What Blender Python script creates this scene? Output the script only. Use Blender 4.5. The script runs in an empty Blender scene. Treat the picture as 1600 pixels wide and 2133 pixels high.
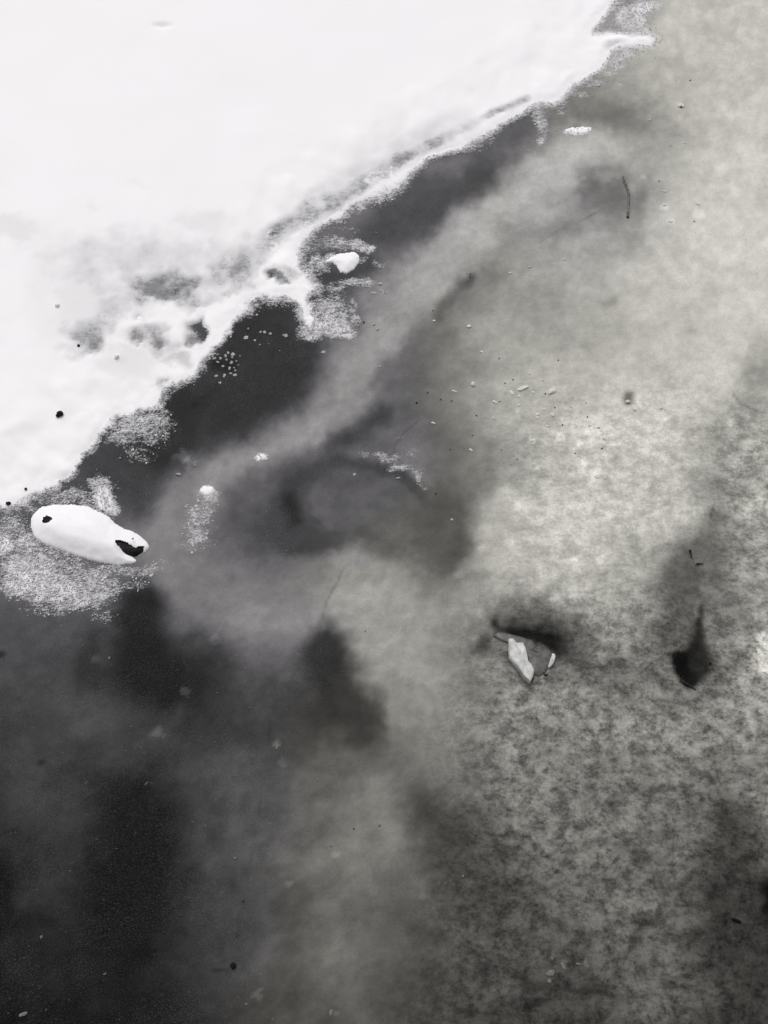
import bpy, math, random
import numpy as np
from mathutils import Vector

random.seed(7)
rng = np.random.default_rng(11)
scene = bpy.context.scene
COL = scene.collection

# ------------------------------------------------------------------ camera
W, H = 1600.0, 2133.0
CAM_H = 1.40
TILT = math.radians(28.0)          # from straight down
VFOV = math.radians(55.0)
cam_data = bpy.data.cameras.new('camera')
cam = bpy.data.objects.new('camera', cam_data)
COL.objects.link(cam)
cam.location = (0, 0, CAM_H)
cam.rotation_euler = (TILT, 0, 0)
cam_data.sensor_fit = 'VERTICAL'
cam_data.sensor_height = 24.0
cam_data.lens = 12.0 / math.tan(VFOV / 2)
cam_data.clip_start = 0.02
cam_data.clip_end = 400
scene.camera = cam

# ------------------------------------------------------------------ light
scene.view_settings.view_transform = 'Standard'
scene.view_settings.look = 'None'
scene.view_settings.gamma = 1
scene.view_settings.use_curve_mapping = False
EXPOSURE = -0.27
scene.view_settings.exposure = EXPOSURE
SUN_EL, SUN_AZ = math.radians(58), math.radians(-20)     # azimuth from +Y, soft light from far left
world = bpy.data.worlds.new('World')
scene.world = world
world.use_nodes = True
wn = world.node_tree
wn.nodes.clear()
w_out = wn.nodes.new('ShaderNodeOutputWorld')
w_bg = wn.nodes.new('ShaderNodeBackground')
w_hs = wn.nodes.new('ShaderNodeHueSaturation')
w_sky = wn.nodes.new('ShaderNodeTexSky')
w_sky.sky_type = 'NISHITA'
w_sky.sun_disc = False
w_sky.sun_elevation = SUN_EL
w_sky.sun_rotation = SUN_AZ
w_sky.dust_density = 6.0
w_sky.air_density = 1.0
w_sky.ozone_density = 1.0
w_hs.inputs['Saturation'].default_value = 0.10           # overcast: the cloud layer takes the blue out
w_bg.inputs['Strength'].default_value = 0.12
wn.links.new(w_sky.outputs[0], w_hs.inputs['Color'])
wn.links.new(w_hs.outputs[0], w_bg.inputs['Color'])
wn.links.new(w_bg.outputs[0], w_out.inputs['Surface'])
sun_d = bpy.data.lights.new('sun', 'SUN')
sun_d.energy = 1.0
sun_d.angle = math.radians(50)
sun_d.color = (1.0, 0.985, 0.97)
sun = bpy.data.objects.new('sun', sun_d)
COL.objects.link(sun)
sdir = Vector((math.sin(SUN_AZ) * math.cos(SUN_EL), math.cos(SUN_AZ) * math.cos(SUN_EL), math.sin(SUN_EL)))
sun.rotation_euler = (-sdir).to_track_quat('-Z', 'Y').to_euler()
sun.location = (0, 0, 5)
E_FACTOR = 0.965        # picture value of a white surface lying flat

# ------------------------------------------------------------------ mapping between the photograph's pixels and the ice plane
TH = math.tan(VFOV / 2)
RF = H / 2 / TH
ct, st = math.cos(TILT), math.sin(TILT)

def at(px, py, z=0.0):
    """point of the place at height z seen at photo pixel (px, py)"""
    px = np.asarray(px, float); py = np.asarray(py, float)
    u = (px - W / 2) / RF
    v = -(py - H / 2) / RF
    dx = u
    dy = v * ct + st
    dz = v * st - ct
    t = (z - CAM_H) / dz
    return dx * t, dy * t, z + 0 * t

def P(px, py, z=0.0):
    x, y, zz = at(px, py, z)
    return Vector((float(x), float(y), float(zz)))

def pix(x, y, z=0.0):
    x = np.asarray(x, float); y = np.asarray(y, float)
    zz = z - CAM_H
    cx = x
    cy = y * ct + zz * st
    cz = y * st - zz * ct            # depth forward
    return W / 2 + RF * cx / cz, H / 2 - RF * cy / cz

def mm_per_px(px, py):
    a = P(px - 5, py); b = P(px + 5, py)
    return (b - a).length / 10

# ------------------------------------------------------------------ numpy noise
def _hash(ix, iy, seed):
    n = (ix.astype(np.int64) * 374761393 + iy.astype(np.int64) * 668265263 + seed * 974634777) & 0xffffffff
    n = ((n ^ (n >> 13)) * 1274126177) & 0xffffffff
    return ((n ^ (n >> 16)) & 0xffffff) / float(0xffffff)

def vnoise(x, y, seed=0):
    ix = np.floor(x); iy = np.floor(y)
    fx = x - ix; fy = y - iy
    fx = fx * fx * fx * (fx * (fx * 6 - 15) + 10); fy = fy * fy * fy * (fy * (fy * 6 - 15) + 10)
    a = _hash(ix, iy, seed); b = _hash(ix + 1, iy, seed)
    c = _hash(ix, iy + 1, seed); d = _hash(ix + 1, iy + 1, seed)
    return (a + (b - a) * fx) * (1 - fy) + (c + (d - c) * fx) * fy

def fbm(x, y, scale, octaves=4, seed=0, gain=0.5):
    """-1..1"""
    s = 0; amp = 1; tot = 0
    c, sn = math.cos(0.6), math.sin(0.6)
    for o in range(octaves):
        f = 2.0 ** o / scale
        s = s + amp * (vnoise((x * c - y * sn) * f + 17.3 * o, (x * sn + y * c) * f + 5.1 * o, seed + o) * 2 - 1)
        tot += amp; amp *= gain
        x, y = x * c - y * sn, x * sn + y * c
    return s / tot * 1.35

def sstep(a, b, x):
    t = np.clip((x - a) / (b - a), 0, 1)
    return t * t * (3 - 2 * t)

def seg_dist(px, py, pts):
    """distance to a polyline and the running parameter (0..1) of the nearest point"""
    best = np.full(px.shape, 1e9); par = np.zeros(px.shape)
    n = len(pts) - 1
    for i in range(n):
        (x0, y0), (x1, y1) = pts[i], pts[i + 1]
        dx, dy = x1 - x0, y1 - y0
        L = dx * dx + dy * dy + 1e-9
        t = np.clip(((px - x0) * dx + (py - y0) * dy) / L, 0, 1)
        d = np.hypot(px - x0 - t * dx, py - y0 - t * dy)
        m = d < best
        best = np.where(m, d, best); par = np.where(m, (i + t) / n, par)
    return best, par

def poly_sdf(px, py, pts):
    """positive inside"""
    cl = list(pts) + [pts[0]]
    d, _ = seg_dist(px, py, cl)
    inside = np.zeros(px.shape, bool)
    for i in range(len(pts)):
        (x0, y0), (x1, y1) = cl[i], cl[i + 1]
        if y0 == y1: continue
        cond = ((y0 > py) != (y1 > py)) & (px < (x1 - x0) * (py - y0) / (y1 - y0) + x0)
        inside ^= cond
    return np.where(inside, d, -d)

def lin(g):
    g = np.clip(np.asarray(g, float), 0, 255) / 255
    return np.where(g <= 0.04045, g / 12.92, ((g + 0.055) / 1.055) ** 2.4)

# ------------------------------------------------------------------ the ice: how cloudy it is, with viewer's shadow and lens falloff painted into the near rows
GRID = [
 [110]*12 + [115,125,182,184,186],
 [110]*11 + [120,140,170,182,186,190],
 [100]*11 + [105,118,152,174,184,190],
 [100]*8 + [85,84,88,112,172,172,160,184,190],
 [100]*6 + [90,88,88,90,118,168,150,130,172,195,192],
 [100]*6 + [85,100,72,112,150,146,158,155,186,198,196],
 [100]*5 + [60,65,78,122,148,138,150,150,162,182,196,195],
 [100]*4 + [80,50,56,112,128,116,142,156,162,172,184,193,186],
 [100]*3 + [75,50,52,64,142,102,115,145,166,174,184,189,184,160],
 [100]*2 + [75,55,46,62,118,112,95,106,136,168,183,184,186,164,152],
 [100,90,62,60,112,106,84,76,92,96,128,166,180,180,182,140,150],
 [95,80,84,116,122,86,58,84,88,92,152,172,182,178,166,120,150],
 [95,105,100,104,116,118,112,126,134,112,154,162,168,160,112,124,145],
 [82,84,84,50,100,128,124,142,158,140,126,100,118,130,108,106,140],
 [68,70,62,38,50,84,84,58,142,142,124,112,112,116,98,106,146],
 [62,66,70,56,54,64,66,62,118,130,118,124,124,121,119,124,120],
 [60,64,60,58,66,76,82,96,114,116,106,116,114,110,112,112,114],
 [56,62,50,40,60,76,92,106,118,94,86,104,110,104,100,88,104],
 [42,56,42,34,52,72,92,106,112,90,70,88,100,98,92,66,82],
 [42,50,42,38,56,72,84,94,98,88,74,78,86,90,86,60,50],
 [44,46,42,40,58,72,84,92,92,80,74,74,76,82,82,62,60],
 [42,42,40,40,52,68,78,88,88,74,70,70,68,72,76,62,64],
 [38,38,36,36,42,60,74,82,84,72,68,68,66,70,74,62,64],
]
GRID = np.array(GRID, float)

# broad shapes in or on the ice: (points, radius, softness, value, strength)
STROKES = [
 # dark wedge beneath the snow tip
 ([(1185,200),(1230,218),(1290,238),(1340,244)], 20, 28, 116, .95),
 ([(1340,240),(1385,236)], 6, 26, 150, .7),
 ([(1400,250),(1385,285),(1370,300)], 8, 22, 140, .5),
 ([(1200,350),(1260,345),(1310,350)], 8, 20, 150, .6),
 ([(1230,385),(1250,405),(1290,392)], 24, 24, 110, .95),
 ([(1195,352),(1290,350)], 6, 16, 132, .8),
 ([(1320,385),(1345,372)], 10, 16, 160, .7),
 ([(1395,270),(1360,320),(1345,350)], 12, 34, 150, .7),
 ([(1338,405),(1328,450)], 6, 16, 122, .8),
 ([(1230,440),(1150,478),(1070,520),(1040,550)], 12, 30, 140, .75),
 ([(1325,460),(1322,500)], 8, 24, 138, .6),
 ([(1180,690),(1120,720),(1060,700)], 20, 60, 158, .5),
 ([(1300,560),(1380,600),(1340,660)], 20, 50, 188, .5),
 ([(1500,200),(1560,320)], 30, 80, 196, .4),
 ([(1180,470),(1120,500),(1050,540)], 8, 26, 138, .5),
 # dark band under the snow rim
 ([(1090,255),(1040,290),(990,330)], 24, 40, 90, .9),
 ([(1000,370),(930,430),(850,480)], 34, 50, 72, .9),
 ([(900,345),(960,335)], 12, 30, 118, .7),
 ([(760,440),(720,480),(660,500)], 14, 30, 112, .6),
 ([(670,570),(720,585),(770,560)], 14, 26, 66, .9),
 # dark ridge in the middle
 ([(940,690),(900,740),(850,800),(800,850)], 6, 26, 92, .6),
 ([(983,580),(975,592)], 5, 12, 70, .8),
 ([(966,602),(945,630),(925,662)], 9, 24, 80, .88),
 ([(975,620),(955,690),(930,730)], 14, 36, 118, .5),
 ([(1010,568),(1030,575)], 8, 22, 112, .7),
 ([(900,690),(870,740),(840,800)], 12, 42, 100, .55),
 ([(1000,640),(1040,600),(1060,570)], 20, 40, 128, .3),
 # black pool, upper left
 ([(560,650),(560,700),(520,760)], 36, 36, 50, .9),
 ([(640,735),(590,790),(500,840),(420,900)], 34, 42, 52, .9),
 ([(380,850),(370,920),(340,950)], 34, 34, 44, .9),
 ([(450,762),(475,765)], 10, 14, 34, .9),
 ([(210,960),(270,990),(290,1040)], 30, 34, 62, .8),
 # pale tongue between the pools
 ([(880,900),(900,980),(930,1060)], 30, 60, 100, .6),
 ([(870,740),(850,830),(800,880)], 22, 44, 96, .75),
 ([(1170,350),(1120,370),(1060,420),(990,470)], 34, 40, 174, .85),
 ([(1010,470),(950,520),(900,570),(850,630),(800,690)], 26, 42, 162, .85),
 ([(820,650),(775,720),(740,790),(715,845),(640,895),(540,950),(440,1010),(370,1070),(330,1140)], 20, 38, 142, .95),
 ([(700,740),(720,800)], 24, 40, 140, .6),
 ([(820,740),(770,800)], 4, 16, 78, .45),
 ([(850,660),(810,740)], 6, 20, 140, .5),
 ([(380,1060),(350,1110),(340,1180)], 34, 50, 122, .8),
 # dark hook round the clear window
 ([(800,862),(765,890),(725,915),(690,925)], 12, 28, 62, .88),
 ([(690,975),(650,1000),(600,1030),(585,1062),(600,1090),(640,1110)], 12, 32, 60, .85),
 ([(598,1050),(610,1080)], 10, 22, 40, .85),
 ([(700,962),(780,962),(835,985),(862,1012)], 6, 14, 64, .75),
 ([(620,1105),(700,1125),(800,1145)], 6, 22, 68, .6),
 ([(520,1000),(490,1050),(480,1120)], 16, 26, 88, .6),
 ([(560,1120),(600,1150),(660,1140),(720,1130)], 10, 28, 60, .7),
 ([(640,1050),(680,1040),(740,1020)], 12, 26, 98, .6),
 ([(560,1110),(540,1140),(700,1110)], 12, 40, 68, .6),
 ([(700,960),(760,970),(820,985),(845,1000)], 7, 16, 62, .75),
 ([(842,1000),(858,1025),(872,1038)], 9, 12, 58, .85),
 ([(700,1040),(760,1060),(860,1090),(920,1090)], 46, 50, 90, .85),
 ([(740,945),(780,948),(830,955),(860,975),(885,1010)], 9, 18, 118, .6),
 ([(800,905),(850,935),(870,960)], 10, 24, 116, .5),
 ([(760,900),(840,930)], 10, 30, 106, .35),
 ([(880,1180),(930,1185),(950,1150),(955,1090)], 14, 26, 86, .75),
 ([(1010,1090),(1060,1060),(1120,1080)], 20, 36, 176, .5),
 ([(1000,1200),(1080,1210)], 14, 40, 160, .3),
 # pale middle veil running down
 ([(740,1190),(820,1220),(850,1300),(865,1400),(860,1480)], 40, 56, 154, .8),
 ([(860,1480),(835,1600),(780,1720),(730,1850),(700,1990)], 34, 80, 122, .55),
 ([(100,1320),(60,1400),(120,1500),(60,1600)], 34, 70, 78, .6),
 ([(470,1600),(480,1750),(460,1900)], 24, 60, 84, .5),
 ([(100,1760),(70,1880)], 14, 50, 62, .5),
 ([(300,1530),(400,1560),(440,1620)], 14, 40, 74, .5),
 ([(760,1280),(800,1290)], 34, 44, 150, .5),
 ([(520,1260),(600,1270),(640,1320)], 20, 46, 132, .5),
 ([(420,1270),(360,1240)], 14, 36, 116, .5),
 # black patches, lower left
 ([(290,1260),(290,1340),(330,1400),(380,1440)], 42, 36, 36, .9),
 ([(400,1380),(440,1440)], 30, 50, 44, .7),
 ([(190,1340),(180,1410)], 20, 30, 48, .6),
 ([(690,1350),(690,1400),(700,1440)], 34, 34, 50, .95),
 ([(720,1440),(750,1480),(755,1530)], 26, 34, 60, .8),
 ([(560,1460),(640,1490)], 20, 50, 62, .6),
 ([(380,1480),(350,1520)], 12, 26, 74, .5),
 ([(270,1660),(280,1750),(270,1850),(240,1940)], 46, 70, 34, .75),
 ([(520,1600),(550,1800),(560,1950)], 30, 80, 90, .5),
 ([(1180,1640),(1300,1850),(1380,2050)], 60, 120, 106, .4),
 ([(20,1830),(10,1900)], 20, 50, 32, .6),
 ([(120,1640),(100,1760),(70,1860)], 16, 50, 56, .4),
 ([(440,1640),(450,1750)], 24, 40, 70, .6),
 # lower middle
 ([(700,1560),(760,1600)], 14, 50, 84, .4),
 ([(850,1650),(890,1700),(930,1760),(950,1850)], 26, 50, 66, .75),
 ([(830,1600),(830,1720),(860,1850)], 8, 44, 112, .5),
 ([(640,1700),(680,1850),(720,1930)], 26, 60, 104, .4),
 ([(720,1880),(740,1900)], 20, 40, 108, .4),
 # far right
 ([(1590,730),(1560,820),(1520,920),(1500,1020),(1480,1090)], 14, 50, 134, .55),
 ([(1560,770),(1600,790)], 6, 20, 140, .6),
 ([(1490,1060),(1475,1120),(1440,1160)], 12, 26, 106, .7),
 ([(1450,1180),(1440,1260),(1440,1360),(1450,1410)], 48, 40, 100, .75),
 ([(1425,1200),(1412,1260),(1400,1320)], 22, 26, 88, .8),
 ([(1480,1150),(1495,1250),(1490,1330)], 20, 26, 106, .8),
 # the drop shaped melt hole with its neck
 ([(1459,1268),(1460,1284),(1454,1300)], 4, 7, 56, .95),
 ([(1454,1300),(1459,1325),(1455,1345)], 6, 9, 48, .95),
 ([(1453,1340),(1455,1360)], 14, 16, 46, .95),
 ([(1450,1378),(1449,1388)], 31, 13, 42, .97),
 ([(1416,1370),(1424,1398),(1440,1420)], 9, 14, 12, 1.0),
 # around the shard
 ([(1032,1296),(1040,1306),(1066,1312)], 4, 11, 30, .95),
 ([(1075,1311),(1115,1319),(1150,1332),(1178,1350)], 11, 18, 20, 1.0),
 ([(1165,1345),(1185,1362)], 12, 20, 34, .95),
 ([(1120,1300),(1170,1306),(1190,1325)], 8, 28, 44, .85),
 ([(1060,1284),(1130,1280),(1200,1300),(1230,1330)], 14, 34, 84, .7),
 ([(1008,1328),(1000,1345)], 12, 18, 62, .8),
 ([(1190,1340),(1215,1355)], 12, 26, 62, .7),
 ([(1060,1360),(1082,1400),(1100,1425)], 4, 10, 62, .6),
 ([(1110,1440),(1150,1440)], 8, 30, 106, .4),
 ([(1200,1380),(1250,1400),(1300,1390)], 12, 40, 84, .6),
 # dark corner pockets, lower right
 ([(1520,1700),(1540,1780),(1530,1870),(1570,1960)], 28, 44, 60, .75),
 ([(1606,1850),(1612,1900)], 8, 26, 14, .95),
 ([(1598,1335),(1600,1380)], 18, 18, 178, 1.0),
 ([(1120,2090),(1100,2098)], 8, 14, 36, .7),
 ([(1320,1960),(1345,1915)], 10, 20, 56, .5),
 ([(1300,1760),(1345,1790)], 8, 18, 62, .5),
 ([(1040,1030),(1090,1060),(1140,1072)], 5, 18, 190, .6), ([(1190,1040),(1215,1080)], 6, 16, 192, .6),
 ([(1040,1150),(1080,1180),(1100,1172)], 7, 16, 178, .6), ([(1240,1178),(1270,1165)], 6, 14, 190, .6),
 ([(1430,1060),(1410,1010)], 8, 24, 192, .4), ([(1000,1120),(1040,1100)], 6, 20, 172, .4), ([(1300,1010),(1340,1040)], 6, 18, 194, .5),
 ([(1262,632),(1280,628)], 5, 12, 128, .7), ([(1250,600),(1330,590)], 20, 50, 178, .4),
 # small marks
 ([(1308,828),(1308,834)], 8, 12, 84, .8),
 ([(940,1135),(930,1160)], 8, 20, 80, .3),
 ([(1270,940),(1290,960)], 8, 24, 150, .45),
 ([(1265,1010),(1280,1025)], 6, 14, 140, .4),
 ([(405,843),(408,845)], 3, 6, 34, .7),
 ([(0,1365),(6,1362)], 5, 8, 34, .7), ([(88,1590),(92,1588)], 4, 8, 34, .6),
]
# pale floury spots frozen in the ice
PALE = [(1170,913,14,.8),(1205,925,12,.7),(1258,912,14,.8),(1222,900,8,.5),(1275,925,8,.5),(1245,893,8,.4),
        (1150,813,9,.6),(1108,918,9,.7),(1118,975,8,.5),(1210,978,10,.4),(1175,1000,9,.4),(1060,1130,12,.4),
        (1252,1165,12,.5),(1195,1168,10,.4),(1430,1080,10,.4),(1385,430,10,.5),(1455,445,14,.4),(1398,462,9,.6),
        (1340,370,7,.4),(1270,945,12,.4),(395,965,16,.5),(380,950,18,.5),(200,1372,14,.35),(330,1525,16,.5),
        (385,1440,12,.5),(575,1550,9,.7),(590,1590,12,.4),(450,1330,16,.4),(970,1840,14,.3),(1170,880,8,.4),
        (1145,900,7,.4),(1080,855,7,.4),(1240,1000,10,.4),(700,1780,9,.4),(600,1840,9,.5),(540,2075,14,.5),
        (700,2110,10,.5),(1150,1990,7,.5),(1220,2005,7,.6),(1290,1850,12,.4),(1330,1170,12,.35),
        (1010,1140,14,.35),(960,1195,14,.4),(1080,1060,14,.4),(1195,935,10,.7),(1235,915,8,.6),(1160,905,8,.6),(1290,925,6,.5),(1215,965,9,.6),(1240,985,12,.5),(1190,990,9,.6),(1225,1010,8,.6),(1330,985,10,.4),(1345,1010,9,.4),(1520,880,9,.6),(1500,960,8,.4),(1130,1010,12,.4),(1110,995,8,.4),(1385,1060,8,.4),(1390,870,7,.5)]
# hairline cracks: (points, strength)
CRACKS = [
 ([(722,1175),(708,1200),(692,1232),(678,1262),(670,1290)], .28),
 ([(575,1420),(562,1500),(556,1600),(540,1700),(520,1810),(505,1890),(492,1960)], .17),
 ([(870,880),(845,900),(825,925),(815,960),(800,985)], .25),
 ([(985,560),(1000,590)], .3),
 ([(1480,1060),(1478,1110),(1470,1140)], .35),
 ([(1120,505),(1160,480),(1200,465),(1260,430)], .3),
 ([(1530,820),(1545,840),(1575,855)], .3),
 ([(1270,960),(1300,975)], .3),
 ([(420,1985),(470,2000)], .4), ([(440,2022),(480,2018)], .4),
]

WINDOW = [(652,1010),(700,985),(770,985),(820,1000),(850,1022),(880,1050),(940,1050),(950,1100),(900,1135),(800,1130),(730,1112),(680,1100),(650,1070)]

def bicubic(gx, gy):
    g = GRID
    ny, nx = g.shape
    gx = np.clip(gx, 0, nx - 1.001); gy = np.clip(gy, 0, ny - 1.001)
    ix = np.floor(gx).astype(int); iy = np.floor(gy).astype(int)
    fx = gx - ix; fy = gy - iy
    def wgt(f):
        return [(-f + 2*f*f - f**3)/2, (2 - 5*f*f + 3*f**3)/2, (f + 4*f*f - 3*f**3)/2, (-f*f + f**3)/2]
    wx, wy = wgt(fx), wgt(fy)
    out = 0
    for j in range(4):
        row = 0
        yy = np.clip(iy + j - 1, 0, ny - 1)
        for i in range(4):
            row = row + wx[i] * g[yy, np.clip(ix + i - 1, 0, nx - 1)]
        out = out + wy[j] * row
    return out

def ice_gray(px, py):
    wx = fbm(px, py, 170, 5, 3, .6) * 30 + fbm(px, py, 38, 3, 9, .6) * 11
    wy = fbm(px, py, 170, 5, 33, .6) * 30 + fbm(px, py, 38, 3, 39, .6) * 11
    v = bicubic((px + wx) / 100, (py + wy) / 100)
    jx = fbm(px, py, 14, 3, 301, .6) * 5; jy = fbm(px, py, 14, 3, 331, .6) * 5
    for pts, r, soft, val, a in STROKES:
        x0 = min(p[0] for p in pts) - r - soft * 1.2 - 40; x1 = max(p[0] for p in pts) + r + soft * 1.2 + 40
        y0 = min(p[1] for p in pts) - r - soft * 1.2 - 40; y1 = max(p[1] for p in pts) + r + soft * 1.2 + 40
        m = (px > x0) & (px < x1) & (py > y0) & (py < y1)
        if not m.any(): continue
        k = min(.9, soft / 60)
        kj = min(1.0, soft / 22) ** 2
        d, _ = seg_dist(px[m] + wx[m] * k + jx[m] * kj, py[m] + wy[m] * k + jy[m] * kj, pts)
        w = a * (1 - sstep(r - soft * .55, r + soft, d))
        v[m] = v[m] * (1 - w) + val * w
    m = (px > 560) & (px < 960) & (py > 920) & (py < 1180)
    if m.any():
        d = poly_sdf(px[m] + wx[m] * .12 + fbm(px[m], py[m], 12, 3, 61) * 5, py[m] + wy[m] * .12 + fbm(px[m], py[m], 12, 3, 64) * 5, WINDOW)
        w = .9 * sstep(-6, 5, d)
        v[m] = v[m] * (1 - w) + (90 + fbm(px[m], py[m], 50, 3, 62) * 5) * w
    for x, y, r, a in PALE:
        m = (np.abs(px - x) < r * 2.4) & (np.abs(py - y) < r * 2.4)
        if not m.any(): continue
        d = np.hypot(px[m] - x, (py[m] - y) * 1.2) + fbm(px[m], py[m], 9, 2, 5) * r * .5
        w = a * (1 - sstep(r * .5, r * 1.1, d))
        v[m] = v[m] + w * (44 - (v[m] - 100) * .10)
    for pts, a in CRACKS:
        m = (px > min(p[0] for p in pts) - 20) & (px < max(p[0] for p in pts) + 20) & (py > min(p[1] for p in pts) - 20) & (py < max(p[1] for p in pts) + 20)
        if not m.any(): continue
        d, _ = seg_dist(px[m] + fbm(px[m], py[m], 60, 2, 71) * 4, py[m], pts)
        brk = np.clip(.55 + .9 * fbm(px[m], py[m], 45, 3, 72), 0, 1)
        v[m] = v[m] * (1 - a * .6 * brk * (1 - sstep(.6, 3.6, d)))
    n = fbm(px * .85 + py * .5, py * 1.3 - px * .2, 80, 5, 21, .6) * (.10 - .04 * sstep(130, 180, v)) + fbm(px, py, 20, 3, 60, .65) * .06 + fbm(px + py * .4, py, 55, 4, 66, .65) * .10 * sstep(1250, 1500, py) * sstep(1000, 700, px)
    return v * (1 + n)

def warmth(px, py):
    """0: violet grey clear ice, 1: greenish buff ice"""
    line = np.interp(py, [0,200,400,600,800,1000,1200,1400,1600,1800,2133], [1320,1140,1000,890,850,850,640,690,600,560,480])
    t = sstep(-90, 110, px - line + fbm(px, py, 160, 3, 90) * 70)
    return np.clip(t * .9 + .1 + .2 * sstep(1250, 1500, py), 0, 1) * (1 - .5 * np.exp(-((px - 1180) / 160) ** 2 - ((py - 420) / 130) ** 2))

def mottle(px, py):
    a = sstep(900, 1150, px + (py - 1250) * .15) * sstep(1080, 1400, py)
    b = sstep(1400, 1560, px) * sstep(780, 950, py) * .7
    c = sstep(950, 1150, px) * sstep(700, 950, py) * .30
    return np.clip(np.maximum(np.maximum(a, b), c) + .06, 0, 1)

# ------------------------------------------------------------------ snow
SNOW_EDGE = [(1289,0),(1264,35),(1240,60),(1238,66),(1262,65),(1300,64),(1340,65),(1358,67),(1371,80),(1360,97),(1330,98),(1300,99),
 (1276,108),(1264,132),(1250,150),(1222,165),(1196,179),(1183,198),(1172,212),(1148,222),(1125,219),(1108,224),(1080,242),
 (1040,266),(1000,293),(960,312),(925,323),(888,338),(866,358),(850,374),(822,394),(800,410),(760,425),(722,445),(690,465),
 (660,477),(641,495),(632,515),(628,545),(650,566),(656,588),(668,605),(645,612),(648,640),(654,668),(646,684),(634,668),
 (626,648),(610,632),(585,622),(560,618),(538,624),(526,638),(520,652),(500,662),(486,676),(475,692),(468,712),(455,728),
 (440,740),(428,760),(408,780),(382,795),(365,799),(350,815),(338,836),(322,846),(298,852),(268,862),(236,878),(216,900),
 (200,920),(182,945),(166,968),(150,986),(130,1002),(105,1020),(76,1030),(60,1042),(40,1054),(20,1060),(0,1060),
 (-200,1110),(-900,1350),(-4000,1500),(-4000,-1400),(2600,-1400),(1700,-500),(1450,-230)]
# thin, granular places in the snow: x, y, rx, ry, how thin
THIN = [(340,600,88,36,.56),(350,585,50,30,.45),(255,640,60,24,.42),(215,680,40,30,.45),(185,705,50,34,.52),(150,740,30,14,.2),(310,702,42,20,.66),(340,725,40,16,.35),
 (412,700,27,27,.98),(404,715,20,15,.85),(375,752,28,14,.42),(355,800,26,10,.45),(475,560,46,26,.46),(500,590,26,20,.5),(490,610,34,12,.35),(580,577,22,9,.75),
 (610,560,30,12,.35),(400,620,60,26,.40),(690,434,9,5,.5),(520,530,26,34,.42),(285,665,16,10,.4),(270,760,60,40,.12),(250,570,150,70,.26),(330,560,120,60,.22),(400,560,90,50,.26),(180,640,70,70,.16),(460,530,40,40,.22),(20,490,80,26,.15),
 (70,510,60,20,.06),(425,470,60,30,.14),(340,66,22,6,.07),(290,392,22,9,.05),(195,448,14,12,.06),(1145,330,5,5,.3),(150,1010,40,10,.3),(1290,96,34,10,.3),
 (120,640,60,90,.08),(250,950,10,8,.2)]
RIM = [([(1096,208),(1040,232),(985,258)], 7, .46), ([(985,258),(930,285),(880,312),(830,335)], 12, .46),
 ([(830,335),(790,362),(740,398),(700,420)], 16, .52), ([(700,420),(640,445),(600,470),(560,505)], 19, .56), ([(560,505),(520,540),(480,570),(420,590)], 20, .5), ([(960,262),(860,310),(760,360),(660,415)], 26, .2),
 ([(830,262),(760,318),(700,370),(600,440)], 20, .08)]
# dustings of frost on the ice: x, y, rx, ry, density
DUST = [(290,880,58,26,.62),(320,900,46,30,.42),(260,905,46,26,.5),(290,945,34,22,.30),(335,860,24,20,.45),(215,1035,24,34,.86),(205,1010,30,20,.6),(235,1060,18,18,.6),
 (150,1030,56,16,.52),(120,1040,60,14,.4),(190,1055,30,20,.5),(60,1062,50,12,.42),(20,1085,34,16,.4),
 (0,1140,34,30,.78),(20,1100,50,26,.45),(60,1130,34,26,.6),(60,1190,70,44,.66),(40,1220,60,24,.62),(100,1225,80,36,.60),(150,1195,70,36,.42),(150,1250,80,26,.56),
 (200,1225,60,36,.52),(120,1150,70,24,.50),(230,1190,60,14,.5),(290,1190,50,12,.42),(275,1215,40,14,.32),(210,1280,30,18,.36),(90,1275,60,14,.35),(330,1180,34,12,.2),
 (430,1022,15,11,1.2),(430,1024,27,17,.55),(420,1065,30,30,.42),(412,1105,30,34,.40),(425,1130,24,18,.28),(400,1125,30,22,.3),
 (690,650,44,44,.62),(700,690,44,22,.66),(650,690,34,24,.62),(650,660,16,30,.5),(745,670,14,12,.6),(740,640,14,30,.42),(720,700,20,14,.4),
 (665,560,26,18,.5),(700,510,46,14,.55),(745,512,26,12,.72),(770,520,16,9,.75),(790,552,16,9,.42),(730,590,30,10,.62),(760,590,26,10,.55),(695,598,22,8,.5),(775,611,9,6,.6),(800,605,16,7,.4),
 (650,520,20,30,.35),(660,545,20,14,.6),(720,480,60,8,.25),
 (1121,240,16,26,.60),(1130,262,14,30,.52),(1125,293,10,9,.6),(1110,315,12,6,.3),(1200,195,36,9,.42),(1235,172,26,10,.4),(1170,230,12,12,.4),
 (1310,34,34,34,.60),(1345,14,30,18,.72),(1330,45,18,22,.6),(1272,50,16,12,.35),(1290,20,12,22,.42),(1370,12,12,16,.5),
 (1300,112,30,12,.55),(1285,130,24,16,.55),(1270,150,20,12,.45),(1340,90,24,9,.6),
 (1205,273,26,7,1.2),(1185,272,16,7,.7),(1165,270,20,5,.4),(1290,172,9,6,.4),(1365,120,9,5,.3),
 (545,950,11,8,.9),(395,960,22,14,.1),(440,1095,18,30,.2),(760,950,22,8,.34),(800,955,34,12,.50),(835,975,26,12,.46),(865,990,16,16,.42),(880,1010,10,12,.42),(850,945,30,16,.24),(690,538,24,10,.75),(756,540,12,10,.5),(600,1150,30,16,.1),(830,905,26,8,.18),
 (880,338,24,12,.35),(980,305,20,8,.35)]

def blob(px, py, x, y, rx, ry):
    d = np.sqrt(((px - x) / rx) ** 2 + ((py - y) / ry) ** 2)
    return 1 - sstep(.45, 1.45, d)

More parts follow.
